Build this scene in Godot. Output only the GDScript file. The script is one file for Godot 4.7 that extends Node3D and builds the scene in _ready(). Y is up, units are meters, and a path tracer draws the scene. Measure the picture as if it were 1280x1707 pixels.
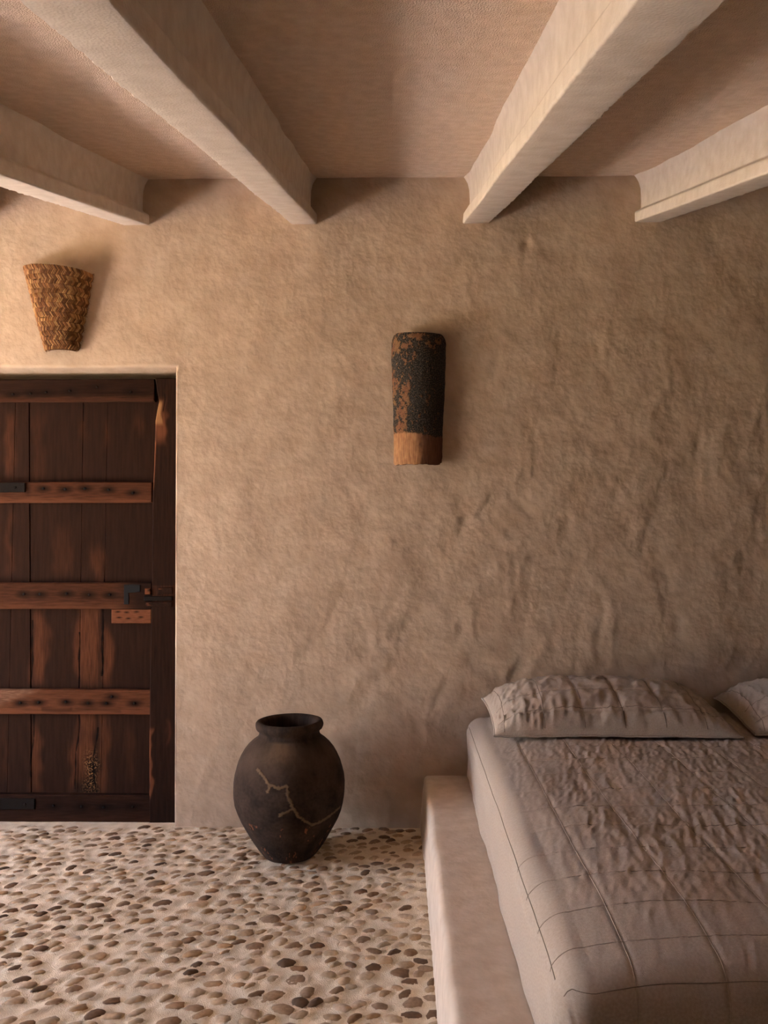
extends Node3D

const CAM_H := 1.27
const CAM_Z := 3.45
const FOCAL := 1380.0          # pixels, for a frame of 1280 x 1707
const RISE := 0.257            # the ceiling climbs this much for each metre towards the back wall
const CEIL0 := 2.7125          # ceiling height at the back wall
const BEAM_DROP := 0.195
const BED_TOP := 0.489
const PLINTH_TOP := 0.2175

var noise_a := FastNoiseLite.new()
var noise_b := FastNoiseLite.new()
var noise_c := FastNoiseLite.new()
var noise_r := FastNoiseLite.new()
var rng := RandomNumberGenerator.new()
var M := {}


# ---------------------------------------------------------------- helpers

func make_noise(n: FastNoiseLite, sd: int, kind: int, fractal: int, octaves: int) -> void:
	n.seed = sd
	n.noise_type = kind
	n.frequency = 1.0
	n.fractal_type = fractal
	n.fractal_octaves = octaves


func tag(o: Node, label: String, category := "", group := "") -> Node:
	o.set_meta("label", label)
	if category:
		o.set_meta("category", category)
	if group:
		o.set_meta("group", group)
	return o


func put(called: String, mesh: Mesh, mat: Material, parent: Node = self) -> MeshInstance3D:
	var o := MeshInstance3D.new()
	o.name = called
	o.mesh = mesh
	if mat:
		o.material_override = mat
	parent.add_child(o, true)
	return o


func struct(called: String, mesh: Mesh, mat: Material, label: String, category: String) -> MeshInstance3D:
	var o := put(called, mesh, mat)
	tag(o, label, category)
	o.set_meta("kind", "structure")
	return o


func base(called: String, at: Vector3) -> Node3D:
	var o := Node3D.new()
	o.name = called
	o.position = at
	add_child(o, true)
	return o


# a smooth surface from points laid out in rows (nu points a row, nv rows); du x dv points outwards
func lattice(pts: PackedVector3Array, nu: int, nv: int, uvs := PackedVector2Array(), wrap := false, cols := PackedColorArray()) -> Array:
	var idx := PackedInt32Array()
	var nor := PackedVector3Array()
	nor.resize(pts.size())
	var last := nu if wrap else nu - 1
	for j in nv - 1:
		for i in last:
			var a := j * nu + i
			var b := j * nu + (i + 1) % nu
			var c := b + nu
			var d := a + nu
			var n1 := (pts[b] - pts[a]).cross(pts[c] - pts[a])
			var n2 := (pts[c] - pts[a]).cross(pts[d] - pts[a])
			nor[a] += n1 + n2
			nor[b] += n1
			nor[c] += n1 + n2
			nor[d] += n2
			idx.append_array([a, c, b, a, d, c])
	for k in nor.size():
		nor[k] = nor[k].normalized() if nor[k].length_squared() > 1e-24 else Vector3.UP
	var arr := []
	arr.resize(Mesh.ARRAY_MAX)
	arr[Mesh.ARRAY_VERTEX] = pts
	arr[Mesh.ARRAY_NORMAL] = nor
	if uvs.size():
		arr[Mesh.ARRAY_TEX_UV] = uvs
	if cols.size():
		arr[Mesh.ARRAY_COLOR] = cols
	arr[Mesh.ARRAY_INDEX] = idx
	return arr


func mesh_of(arrs: Array) -> ArrayMesh:
	var m := ArrayMesh.new()
	for a in arrs:
		m.add_surface_from_arrays(Mesh.PRIMITIVE_TRIANGLES, a)
	return m


# collects flat triangles
class Flat:
	var v := PackedVector3Array()
	var n := PackedVector3Array()
	var t := PackedVector2Array()
	func quad(a: Vector3, b: Vector3, c: Vector3, d: Vector3, uv := []) -> void:   # counter-clockwise seen from outside
		tri(a, b, c, [uv[0], uv[1], uv[2]] if uv.size() else [])
		tri(a, c, d, [uv[0], uv[2], uv[3]] if uv.size() else [])
	func tri(a: Vector3, b: Vector3, c: Vector3, uv := []) -> void:
		var nn := (b - a).cross(c - a).normalized()
		v.append_array([a, c, b])
		n.append_array([nn, nn, nn])
		if uv.size():
			t.append_array([uv[0], uv[2], uv[1]])
		else:
			t.append_array([Vector2.ZERO, Vector2.ZERO, Vector2.ZERO])
	func box(lo: Vector3, hi: Vector3) -> void:
		var p := []
		for k in 8:
			p.append(Vector3(hi.x if k & 1 else lo.x, hi.y if k & 2 else lo.y, hi.z if k & 4 else lo.z))
		quad(p[4], p[5], p[7], p[6])
		quad(p[1], p[0], p[2], p[3])
		quad(p[5], p[1], p[3], p[7])
		quad(p[0], p[4], p[6], p[2])
		quad(p[6], p[7], p[3], p[2])
		quad(p[0], p[1], p[5], p[4])
	func arrays() -> Array:
		var arr := []
		arr.resize(Mesh.ARRAY_MAX)
		arr[Mesh.ARRAY_VERTEX] = v
		arr[Mesh.ARRAY_NORMAL] = n
		arr[Mesh.ARRAY_TEX_UV] = t
		return arr


# a board: outline in x/y (counter-clockwise), from z0 (back) to z1 (front), front arris bevelled; uv from the map call
func board(poly: PackedVector2Array, z0: float, z1: float, bevel: float, uvm: Callable, wob := 0.0) -> ArrayMesh:
	var f := Flat.new()
	var n := poly.size()
	var inner := PackedVector2Array()
	for k in n:
		var e1 := (poly[k] - poly[(k + n - 1) % n]).normalized()
		var e2 := (poly[(k + 1) % n] - poly[k]).normalized()
		var m := Vector2(-e1.y - e2.y, e1.x + e2.x)
		var l := m.length()
		m = m / l if l > 0.01 else Vector2(-e1.y, e1.x)
		inner.append(poly[k] + m * bevel / maxf(0.5, m.dot(Vector2(-e1.y, e1.x))))
	for k in n:
		var k2 := (k + 1) % n
		var a := poly[k]
		var b := poly[k2]
		f.quad(Vector3(a.x, a.y, z0), Vector3(b.x, b.y, z0), Vector3(b.x, b.y, z1 - bevel), Vector3(a.x, a.y, z1 - bevel), [uvm.call(a), uvm.call(b), uvm.call(b), uvm.call(a)])
		f.quad(Vector3(a.x, a.y, z1 - bevel), Vector3(b.x, b.y, z1 - bevel), Vector3(inner[k2].x, inner[k2].y, z1), Vector3(inner[k].x, inner[k].y, z1), [uvm.call(a), uvm.call(b), uvm.call(inner[k2]), uvm.call(inner[k])])
	var tr := Geometry2D.triangulate_polygon(inner)
	for k in range(0, tr.size(), 3):
		var a := inner[tr[k]]
		var b := inner[tr[k + 1]]
		var c := inner[tr[k + 2]]
		if (b - a).cross(c - a) < 0:
			var s := b
			b = c
			c = s
		f.tri(Vector3(a.x, a.y, z1), Vector3(b.x, b.y, z1), Vector3(c.x, c.y, z1), [uvm.call(a), uvm.call(b), uvm.call(c)])
	return mesh_of([f.arrays()])


# a round cord through points
func cord(pts: PackedVector3Array, r: float, sides := 6, taper := 0.0) -> Array:
	var p := PackedVector3Array()
	var n := pts.size()
	for k in n:
		var d := (pts[mini(k + 1, n - 1)] - pts[maxi(k - 1, 0)]).normalized()
		var a := d.cross(Vector3(0.31, 0.9, 0.27)).normalized()
		var b := d.cross(a)
		var rr := r * (1.0 - taper * float(k) / maxf(1.0, n - 1))
		for i in sides:
			var w := TAU * i / sides
			p.append(pts[k] + (a * cos(w) + b * sin(w)) * rr)
	return lattice(p, sides, n, PackedVector2Array(), true)


func merge(list: Array) -> Array:   # several lattices into one surface
	var v := PackedVector3Array()
	var n := PackedVector3Array()
	var c := PackedColorArray()
	var x := PackedInt32Array()
	for a in list:
		var o := v.size()
		v.append_array(a[Mesh.ARRAY_VERTEX])
		n.append_array(a[Mesh.ARRAY_NORMAL])
		if a[Mesh.ARRAY_COLOR] != null:
			c.append_array(a[Mesh.ARRAY_COLOR])
		for i in a[Mesh.ARRAY_INDEX]:
			x.append(i + o)
	var arr := []
	arr.resize(Mesh.ARRAY_MAX)
	arr[Mesh.ARRAY_VERTEX] = v
	arr[Mesh.ARRAY_NORMAL] = n
	if c.size():
		arr[Mesh.ARRAY_COLOR] = c
	arr[Mesh.ARRAY_INDEX] = x
	return arr


func picture(w: int, h: int, f: Callable) -> ImageTexture:   # f gives a linear colour for a texel
	var b := PackedByteArray()
	b.resize(w * h * 3)
	var k := 0
	for y in h:
		for x in w:
			var c: Color = f.call(x, y).linear_to_srgb()
			b[k] = clampi(int(c.r * 255.0 + 0.5), 0, 255)
			b[k + 1] = clampi(int(c.g * 255.0 + 0.5), 0, 255)
			b[k + 2] = clampi(int(c.b * 255.0 + 0.5), 0, 255)
			k += 3
	return ImageTexture.create_from_image(Image.create_from_data(w, h, false, Image.FORMAT_RGB8, b))


func noise_tex(sd: int, freq: float, octaves: int, lo: Color, hi: Color, size := 512, kind := FastNoiseLite.TYPE_SIMPLEX_SMOOTH) -> NoiseTexture2D:
	var n := FastNoiseLite.new()
	n.seed = sd
	n.noise_type = kind
	n.frequency = freq
	n.fractal_octaves = octaves
	var t := NoiseTexture2D.new()
	t.width = size
	t.height = size
	t.seamless = true
	t.noise = n
	var g := Gradient.new()
	g.set_color(0, lo)
	g.set_color(1, hi)
	t.color_ramp = g
	return t


func matte(color: Color, rough := 0.9) -> StandardMaterial3D:
	var m := StandardMaterial3D.new()
	m.albedo_color = color
	m.roughness = rough
	m.metallic_specular = 0.3
	return m


func triplanar(m: StandardMaterial3D, per_metre: float, albedo: Texture2D, height: Texture2D, cm: float, world := true) -> StandardMaterial3D:
	m.uv1_triplanar = true
	m.uv1_world_triplanar = world
	m.uv1_scale = Vector3.ONE * per_metre
	if albedo:
		m.albedo_texture = albedo
	if height:
		m.heightmap_enabled = true
		m.heightmap_texture = height
		m.heightmap_scale = cm
	return m


func ceil_y(z: float) -> float:
	return CEIL0 - RISE * z


func rnd(a: float, b: float) -> float:
	return rng.randf_range(a, b)


# ---------------------------------------------------------------- scene

func _ready() -> void:
	var cam := Camera3D.new()
	cam.name = "camera"
	cam.fov = rad_to_deg(2.0 * atan(853.5 / FOCAL))
	cam.position = Vector3(0, CAM_H, CAM_Z)
	cam.rotation = Vector3(atan(16.5 / FOCAL), atan(22.0 / FOCAL), 0)
	cam.near = 0.02
	cam.current = true
	add_child(cam)

	var env := Environment.new()
	env.background_mode = Environment.BG_SKY
	var sky_mat := ProceduralSkyMaterial.new()
	sky_mat.sky_top_color = Color(0.53, 0.61, 0.74)
	sky_mat.sky_horizon_color = Color(0.83, 0.85, 0.89)
	sky_mat.ground_bottom_color = Color(0.35, 0.31, 0.27)
	sky_mat.ground_horizon_color = Color(0.62, 0.60, 0.57)
	sky_mat.sky_energy_multiplier = 1.0
	var sky := Sky.new()
	sky.sky_material = sky_mat
	env.sky = sky
	env.background_energy_multiplier = 12.0
	env.tonemap_mode = Environment.TONE_MAPPER_LINEAR
	env.tonemap_exposure = 3.1
	env.sdfgi_enabled = true
	env.ssao_enabled = true
	env.ssil_enabled = true
	var we := WorldEnvironment.new()
	we.name = "world_environment"
	we.environment = env
	add_child(we)

	var sun := DirectionalLight3D.new()
	sun.name = "sun"
	sun.light_color = Color(1.0, 0.98, 0.97)
	sun.light_energy = 66.0
	sun.light_angular_distance = 0.6
	sun.shadow_enabled = true
	sun.rotation_degrees = Vector3(-62, 12, 0)
	add_child(sun)

	make_noise(noise_a, 11, FastNoiseLite.TYPE_SIMPLEX_SMOOTH, FastNoiseLite.FRACTAL_FBM, 2)
	make_noise(noise_b, 23, FastNoiseLite.TYPE_SIMPLEX_SMOOTH, FastNoiseLite.FRACTAL_FBM, 3)
	make_noise(noise_c, 37, FastNoiseLite.TYPE_SIMPLEX_SMOOTH, FastNoiseLite.FRACTAL_NONE, 1)
	make_noise(noise_r, 53, FastNoiseLite.TYPE_SIMPLEX_SMOOTH, FastNoiseLite.FRACTAL_RIDGED, 2)
	rng.seed = 7
	make_materials()

	build_walls()
	build_ceiling()
	build_floor()
	build_platform()
	build_bed()
	build_door()
	build_jar()
	build_tile()
	build_basket()


func make_materials() -> void:
	var fine := noise_tex(3, 0.035, 4, Color(0.25, 0.25, 0.25), Color(0.75, 0.75, 0.75))
	var grit := noise_tex(5, 0.14, 3, Color(0.2, 0.2, 0.2), Color(0.8, 0.8, 0.8))
	var mottled := noise_tex(9, 0.012, 5, Color(0.90, 0.88, 0.86), Color(1, 1, 1))
	M.plaster = triplanar(matte(Color(0.70, 0.603, 0.512), 0.85), 1.3, mottled, fine, 0.45)
	M.ceiling = triplanar(matte(Color(0.845, 0.745, 0.655), 0.9), 3.0, mottled, grit, 0.65)
	M.beam = triplanar(matte(Color(0.79, 0.73, 0.675), 0.8), 2.2, mottled, grit, 0.12)
	M.mortar = triplanar(matte(Color(0.89, 0.815, 0.71), 0.85), 3.0, mottled, grit, 0.35)
	M.mortar.metallic_specular = 0.12
	M.platform = triplanar(matte(Color(0.83, 0.745, 0.66), 0.75), 2.0, mottled, fine, 0.15)
	M.shutter = triplanar(matte(Color(0.20, 0.14, 0.10), 0.7), 1.0, mottled, grit, 0.4)
	M.garden = triplanar(matte(Color(0.36, 0.33, 0.24), 0.95), 0.5, mottled, grit, 0.4)
	M.ground = triplanar(matte(Color(0.745, 0.745, 0.76), 0.95), 1.0, mottled, grit, 0.4)
	var weave := noise_tex(17, 0.22, 2, Color(0.2, 0.2, 0.2), Color(0.8, 0.8, 0.8))
	var slub := noise_tex(19, 0.05, 4, Color(0.86, 0.85, 0.84), Color(1, 1, 1))
	M.linen = triplanar(matte(Color(0.725, 0.648, 0.578), 0.95), 5.0, slub, weave, 0.12, false)
	M.linen.rim_enabled = true
	M.linen.rim = 0.25
	M.linen.rim_tint = 0.6
	M.thread = matte(Color(0.47, 0.405, 0.35), 0.95)
	M.iron = triplanar(matte(Color(0.125, 0.10, 0.085), 0.75), 8.0, noise_tex(21, 0.05, 4, Color(0.7, 0.66, 0.62), Color(1, 1, 1)), grit, 0.1)
	M.iron.metallic_specular = 0.15


# ---------------------------------------------------------------- room shell

const DOOR_R := -0.928        # right jamb of the door recess at the wall face
const DOOR_L := -1.93
const DOOR_T := 1.899

func wall_lumps(x: float, y: float) -> float:
	var wx := x + 0.05 * noise_c.get_noise_2d(x * 4.0, y * 4.0 + 30.0)
	var wy := y + 0.05 * noise_c.get_noise_2d(x * 4.0 + 60.0, y * 4.0)
	var big := noise_a.get_noise_2d(wx * 2.2, wy * 2.0)
	var mid := noise_b.get_noise_2d(wx * 8.5, wy * 6.5)
	var rid := noise_r.get_noise_2d(wx * 4.5 + 9.0, wy * 3.6)
	var small := noise_b.get_noise_2d(wx * 30.0 + 7.0, wy * 22.0)
	var dx := x - 0.54
	var dy := y - 2.432
	big -= 1.1 * exp(-(dx * dx + dy * dy) / 0.0005) - 0.5 * exp(-((dx - 0.035) * (dx - 0.035) + dy * dy) / 0.0004)
	var rough := 0.85 * clampf(0.30 + 0.70 * smoothstep(-1.2, 0.5, x), 0, 1) * clampf(1.15 - 0.55 * smoothstep(1.6, 2.4, y), 0, 1)
	return 0.006 * big + rough * (0.0042 * mid + 0.0016 * rid + 0.0004 * small)


func wall_face(x: float, y: float) -> float:
	var z := wall_lumps(x, y)
	if x < DOOR_R + 0.05 and x > DOOR_L - 0.05 and y < DOOR_T + 0.06:
		var ds := maxf(x - DOOR_R, DOOR_L - x)
		var dt := y - DOOR_T
		if ds < 0.0 and dt < 0.0:
			return -0.16
		if ds < 0.0 and dt < 0.018:
			return -0.135 * (1.0 - dt / 0.018) - 0.014
		var d := maxf(ds, dt - 0.018 if dt > ds else dt)
		var r := 0.006 if ds > dt else 0.014
		if d < r:
			z = z * d / r - (r - sqrt(maxf(0.0, r * r - (r - d) * (r - d))))
	return z


func lines(spans: Array) -> PackedFloat32Array:   # [from, to, step] spans joined
	var out := PackedFloat32Array()
	for s in spans:
		var n := maxi(1, roundi((s[1] - s[0]) / s[2]))
		for k in n:
			out.append(s[0] + (s[1] - s[0]) * k / n)
	out.append(spans[-1][1])
	return out


func build_walls() -> void:
	var xs := lines([[-3.42, -1.95, 0.04], [-1.95, DOOR_L, 0.005], [DOOR_L, DOOR_L + 0.002, 0.002], [DOOR_L + 0.002, DOOR_R - 0.0012, 0.02], [DOOR_R - 0.0012, DOOR_R, 0.0012], [DOOR_R, DOOR_R + 0.02, 0.002], [DOOR_R + 0.02, 1.75, 0.0085], [1.75, 4.0, 0.04]])
	var ys := lines([[-0.03, DOOR_T - 0.001, 0.0095], [DOOR_T - 0.001, DOOR_T, 0.001], [DOOR_T, DOOR_T + 0.018, 0.009], [DOOR_T + 0.018, DOOR_T + 0.04, 0.0025], [DOOR_T + 0.04, 2.80, 0.0095]])
	var pts := PackedVector3Array()
	for y in ys:
		for x in xs:
			pts.append(Vector3(x, y, wall_face(x, y)))
	var back := Flat.new()
	back.box(Vector3(-3.8, -0.2, -0.45), Vector3(4.35, 3.1, -0.2))
	struct("wall_back", mesh_of([lattice(pts, xs.size(), ys.size()), back.arrays()]), M.plaster, "lumpy hand-trowelled sand-coloured plaster wall behind jar and bed", "wall")

	# the left wall has the open doorway that lets the daylight in
	var l := Flat.new()
	var zo0 := 0.50
	var zo1 := 1.95
	var top := 2.05
	l.box(Vector3(-3.75, -0.2, -0.45), Vector3(-3.4, 3.1, zo0))
	l.box(Vector3(-3.75, -0.2, zo1), Vector3(-3.4, 3.1, 4.6))
	l.box(Vector3(-3.75, top, zo0), Vector3(-3.4, 3.1, zo1))
	struct("wall_left", mesh_of([l.arrays()]), M.plaster, "plain plaster wall with an open doorway, out of view beside the wooden door", "wall")
	var r := Flat.new()
	r.box(Vector3(4.0, -0.2, -0.45), Vector3(4.35, 3.1, 4.6))
	struct("wall_right", mesh_of([r.arrays()]), M.plaster, "plain plaster wall out of view beyond the bed", "wall")
	var f := Flat.new()
	f.box(Vector3(-3.8, -0.2, 4.3), Vector3(4.35, 3.1, 4.6))
	struct("wall_front", mesh_of([f.arrays()]), M.shutter, "dark wooden wall out of view facing the plaster wall", "wall")

	var g := Flat.new()
	g.box(Vector3(-5.4, -0.4, -4), Vector3(-3.7, -0.06, 7))
	g.box(Vector3(-3.76, -0.2, zo0), Vector3(-3.39, 0.0, zo1))
	struct("terrace", mesh_of([g.arrays()]), M.ground, "pale sunlit terrace outside the open doorway", "terrace")
	var field := Flat.new()
	field.box(Vector3(-60, -0.6, -40), Vector3(-5.4, -0.10, 40))
	struct("garden_ground", mesh_of([field.arrays()]), M.garden, "dull garden earth beyond the pale terrace", "ground")


func build_ceiling() -> void:
	var xs := lines([[-3.45, 4.05, 0.025]])
	var zs := lines([[-0.1, 4.35, 0.025]])
	var pts := PackedVector3Array()
	for z in zs:
		for x in xs:
			pts.append(Vector3(x, ceil_y(z) + 0.004 * noise_a.get_noise_2d(x * 2.5, z * 2.5 + 40.0) + 0.0012 * noise_b.get_noise_2d(x * 16.0, z * 16.0), z))
	var s := Flat.new()     # the roof slab above
	var c := [Vector3(-3.9, ceil_y(-0.5) + 0.06, -0.5), Vector3(4.4, ceil_y(-0.5) + 0.06, -0.5), Vector3(4.4, ceil_y(4.7) + 0.06, 4.7), Vector3(-3.9, ceil_y(4.7) + 0.06, 4.7)]
	var u := Vector3(0, 0.25, 0)
	s.quad(c[0], c[1], c[2], c[3])
	s.quad(c[3] + u, c[2] + u, c[1] + u, c[0] + u)
	for k in 4:
		s.quad(c[k], c[k] + u, c[(k + 1) % 4] + u, c[(k + 1) % 4])
	var ceiling := struct("ceiling", mesh_of([lattice(pts, xs.size(), zs.size()), s.arrays()]), M.ceiling, "sloping rough plaster ceiling between the whitewashed beams", "ceiling")

	var labels := [
		"whitewashed ceiling beam above the woven basket, the leftmost of the beams",
		"whitewashed ceiling beam meeting the wall between the door and the clay tile",
		"whitewashed ceiling beam with a pale lit side, meeting the wall just above the clay tile",
		"whitewashed ceiling beam over the bed pillows, the rightmost of the beams"]
	var at := [-1.0975, -0.388, 0.3315, 1.045]
	for k in 4:
		var b := put("ceiling_beam", beam_mesh(at[k], 5 + k), M.beam)
		tag(b, labels[k], "beam", "whitewashed ceiling beams")
		b.set_meta("kind", "thing")
	for x in [-1.80, -2.52, -3.22, 1.76, 2.47, 3.18]:      # those beyond the frame
		put("beam", beam_mesh(x, int(40 + x * 7)), M.beam, ceiling)


func beam_mesh(cx: float, sd: int) -> ArrayMesh:
	# half outline of the T-shaped joist: x from the middle, y below the ceiling
	var half := [[0.062, 0.012], [0.047, -0.008], [0.036, -0.028], [0.0295, -0.055], [0.028, -0.09], [0.028, -0.132], [0.031, -0.139], [0.050, -0.149], [0.0535, -0.153], [0.0545, -0.158], [0.0545, -0.186], [0.0535, -0.191], [0.050, -0.1945]]
	var prof := []
	for p in half:
		prof.append(Vector2(p[0], p[1]))
	prof.append(Vector2(0.025, -0.195))
	prof.append(Vector2(0, -0.195))
	prof.append(Vector2(-0.025, -0.195))
	for k in range(half.size() - 1, -1, -1):
		prof.append(Vector2(-half[k][0], half[k][1]))
	prof.reverse()
	var zs := lines([[-0.06, 3.4, 0.011], [3.4, 4.35, 0.1]])
	var pts := PackedVector3Array()
	var n := prof.size()
	for z in zs:
		var sway := 0.004 * noise_c.get_noise_2d(z * 0.9, sd * 9.0)
		for k in n:
			var p: Vector2 = prof[k]
			var flare := 1.0
			if p.y > -0.05:      # plaster drawn up to the ceiling
				flare += 0.05 * noise_c.get_noise_2d(z * 2.5, sd * 5.0 + signf(p.x) * 20.0) - 0.28 * smoothstep(0.02, 0.16, z) * smoothstep(-0.05, -0.01, p.y)
			var jag := 0.0
			var low := p.y < -0.185 and absf(p.x) > 0.04
			if low:              # chipped lime on the lower arris
				jag = 0.0035 * maxf(0.0, noise_b.get_noise_2d(z * 34.0, sd * 3.0 + signf(p.x) * 8.0)) + 0.0015 * noise_c.get_noise_2d(z * 60.0, sd * 4.0 + signf(p.x) * 8.0)
			var d := 0.0005 * noise_b.get_noise_3d(p.x * 20.0, p.y * 20.0 + sd, z * 9.0)
			pts.append(Vector3(cx + sway + p.x * flare + signf(p.x) * (d + jag), ceil_y(z) + p.y + d - jag * 0.6, z))
	return mesh_of([lattice(pts, n, zs.size())])


# ---------------------------------------------------------------- pebble floor

func build_floor() -> void:
	var x0 := -2.98
	var x1 := 0.13
	var z1 := 2.62
	# places: rows that lean, more scattered towards the bed
	var stones := []
	var cell := 0.07
	var grid := {}
	var tries := 0
	var darts := 30000
	while tries < darts:
		tries += 1
		var x := rnd(x0 + 0.02, x1 - 0.028)
		var z := rnd(0.018, z1)
		var free := smoothstep(-0.9, -0.1, x + 0.35 * (z - 1.0))
		var ang := lerpf(0.52, 0.30, free) + rnd(-0.22, 0.22) + free * rnd(-0.9, 0.9)
		var long := rnd(0.0195, 0.028) * (1.12 if z > 1.2 else 1.0)
		if rng.randf() < 0.12:
			long *= 1.22
		var wide := long * rnd(0.50, 0.72)
		if rng.randf() < 0.3 * free:
			wide = long * rnd(0.75, 0.95)
		var p := Vector2(x, z)
		var key := Vector2i(int(floor(x / cell)), int(floor(z / cell)))
		var ok := true
		for j in range(-1, 2):
			for i in range(-1, 2):
				for o in grid.get(key + Vector2i(i, j), []):
					var s: Dictionary = stones[o]
					var d: Vector2 = p - s.p
					var ca := cos(s.a)
					var sa := sin(s.a)
					var q := Vector2(d.x * ca - d.y * sa, d.x * sa + d.y * ca)
					var gap := 0.0028 + 0.0028 * (1.0 - free)
					q.x /= s.l * 0.96 + long * 0.90 + gap
					q.y /= s.w + wide * 1.08 + gap
					if q.length_squared() < 1.0:
						ok = false
		if not ok:
			continue
		if not grid.has(key):
			grid[key] = []
		grid[key].append(stones.size())
		var t := rng.randf()
		var tone := 0
		if t < 0.53: tone = rng.randi_range(0, 3)       # filmed over with lime
		elif t < 0.83: tone = rng.randi_range(4, 7)
		else: tone = rng.randi_range(8, 11)
		var prominence := rnd(0.0055, 0.009)
		stones.append({"p": p, "a": ang, "l": long, "w": wide, "tone": tone, "h": prominence, "kind": rng.randi_range(0, 9)})

	# mortar that rises in a small lip round every stone
	var xs := lines([[-3.42, -2.4, 0.02], [-2.4, x1, 0.0075]])
	var zs := lines([[-0.14, 0.0, 0.02], [0.0, z1, 0.0075]])
	var pts := PackedVector3Array()
	for z in zs:
		for x in xs:
			var y := 0.0022 * noise_a.get_noise_2d(x * 5.0, z * 5.0) + 0.0012 * noise_b.get_noise_2d(x * 40.0, z * 40.0)
			var lip := 0.0
			var key := Vector2i(int(floor(x / cell)), int(floor(z / cell)))
			for j in range(-1, 2):
				for i in range(-1, 2):
					var bucket = grid.get(key + Vector2i(i, j))
					if bucket == null:
						continue
					for o in bucket:
						var s: Dictionary = stones[o]
						var dx: float = x - s.p.x
						var dz: float = z - s.p.y
						if dx * dx + dz * dz > 0.0026:
							continue
						var ca := cos(s.a)
						var sa := sin(s.a)
						var qx: float = (dx * ca - dz * sa) / s.l
						var qz: float = (dx * sa + dz * ca) / s.w
						var e: float = (sqrt(qx * qx + qz * qz) - 1.0) * s.w
						lip = maxf(lip, exp(-maxf(0.0, e) / 0.0055) if e > -0.006 else 0.3)
			pts.append(Vector3(x, y + 0.0050 * lip - 0.001, z))
	var rest := Flat.new()
	rest.box(Vector3(-3.5, -0.3, -0.2), Vector3(4.1, -0.012, 4.4))
	rest.box(Vector3(-3.5, -0.02, z1 - 0.01), Vector3(4.1, 0.002, 4.4))
	var floor_node := struct("floor", mesh_of([lattice_down(pts, xs.size(), zs.size()), rest.arrays()]), M.mortar, "cream mortar floor set with tan and brown pebbles", "floor")

	# stone shapes
	var shapes := []
	for k in 10:
		var sd := k * 13.0 + 3.0
		var v := PackedVector3Array()
		var segs := 11
		for ring in 4:
			var el: float = [-0.25, 0.3, 0.9, PI / 2][ring]
			for i in segs:
				var w := TAU * i / segs
				var rr := cos(el) * (1.0 + 0.20 * noise_c.get_noise_2d(cos(w) * 0.9 + sd, sin(w) * 0.9)) * (1.0 + 0.16 * cos(w) * (1 if k % 2 else -1))
				var sq := 1.0 + 0.06 * absf(sin(2.0 * w))
				v.append(Vector3(cos(w) * rr * sq, maxf(-0.25, sin(el)), -sin(w) * rr * sq))
		shapes.append(lattice(v, segs, 4, PackedVector2Array(), true))
	var tones := [
		Color(0.77, 0.665, 0.545), Color(0.74, 0.63, 0.505), Color(0.79, 0.69, 0.58), Color(0.715, 0.615, 0.50),
		Color(0.67, 0.55, 0.43), Color(0.63, 0.52, 0.42), Color(0.69, 0.56, 0.425), Color(0.60, 0.485, 0.38),
		Color(0.51, 0.40, 0.305), Color(0.47, 0.36, 0.275), Color(0.54, 0.415, 0.305), Color(0.42, 0.325, 0.25)]
	var speck := noise_tex(41, 0.03, 4, Color(0.80, 0.78, 0.76), Color(1, 1, 1), 256)
	var mats := []
	for c in tones:
		var m := triplanar(matte(c, 0.6), 9.0, speck, null, 0.0)
		m.metallic_specular = 0.25
		mats.append(m)
	var meshes := []
	for s in shapes:
		meshes.append(mesh_of([s]))

	# the stones that show largest are parts of their own, the rest one part
	var order := []
	for i in stones.size():
		var s: Dictionary = stones[i]
		var depth: float = CAM_Z - s.p.y
		var px: float = 662.0 + FOCAL * s.p.x / depth
		var py: float = 870.0 + FOCAL * CAM_H / depth
		var seen := px > -12.0 and py < 1716.0 and not (absf(px - 483.0) < 80.0 and py < 1420.0)
		if seen:
			order.append([-s.l * s.w / depth / depth / depth, i])
	order.sort()
	var single := {}
	for k in mini(300, order.size()):
		single[order[k][1]] = true
	var far := []
	for i in stones.size():
		var s: Dictionary = stones[i]
		var t := Transform3D(Basis(Vector3.UP, s.a) * Basis.from_scale(Vector3(s.l, s.h, s.w)), Vector3(s.p.x, 0.0012, s.p.y))
		if single.has(i):
			var o := put("pebble", meshes[s.kind], mats[s.tone], floor_node)
			o.transform = t
		else:
			var src: Array = shapes[s.kind]
			var a := []
			a.resize(Mesh.ARRAY_MAX)
			a[Mesh.ARRAY_VERTEX] = t * (src[Mesh.ARRAY_VERTEX] as PackedVector3Array)
			var nb := Transform3D(t.basis.inverse().transposed(), Vector3.ZERO)
			var nn: PackedVector3Array = nb * (src[Mesh.ARRAY_NORMAL] as PackedVector3Array)
			for q in nn.size():
				nn[q] = nn[q].normalized()
			a[Mesh.ARRAY_NORMAL] = nn
			a[Mesh.ARRAY_INDEX] = src[Mesh.ARRAY_INDEX]
			var cc := PackedColorArray()
			cc.resize(nn.size())
			cc.fill(tones[s.tone].srgb_to_linear())
			a[Mesh.ARRAY_COLOR] = cc
			far.append(a)
	var mixed := triplanar(matte(Color.WHITE, 0.6), 9.0, speck, null, 0.0)
	mixed.metallic_specular = 0.25
	mixed.vertex_color_use_as_albedo = true
	put("small_pebbles", mesh_of([merge(far)]), mixed, floor_node).set_meta("kind", "stuff")
	print("pebbles ", stones.size(), " seen ", order.size())


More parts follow.
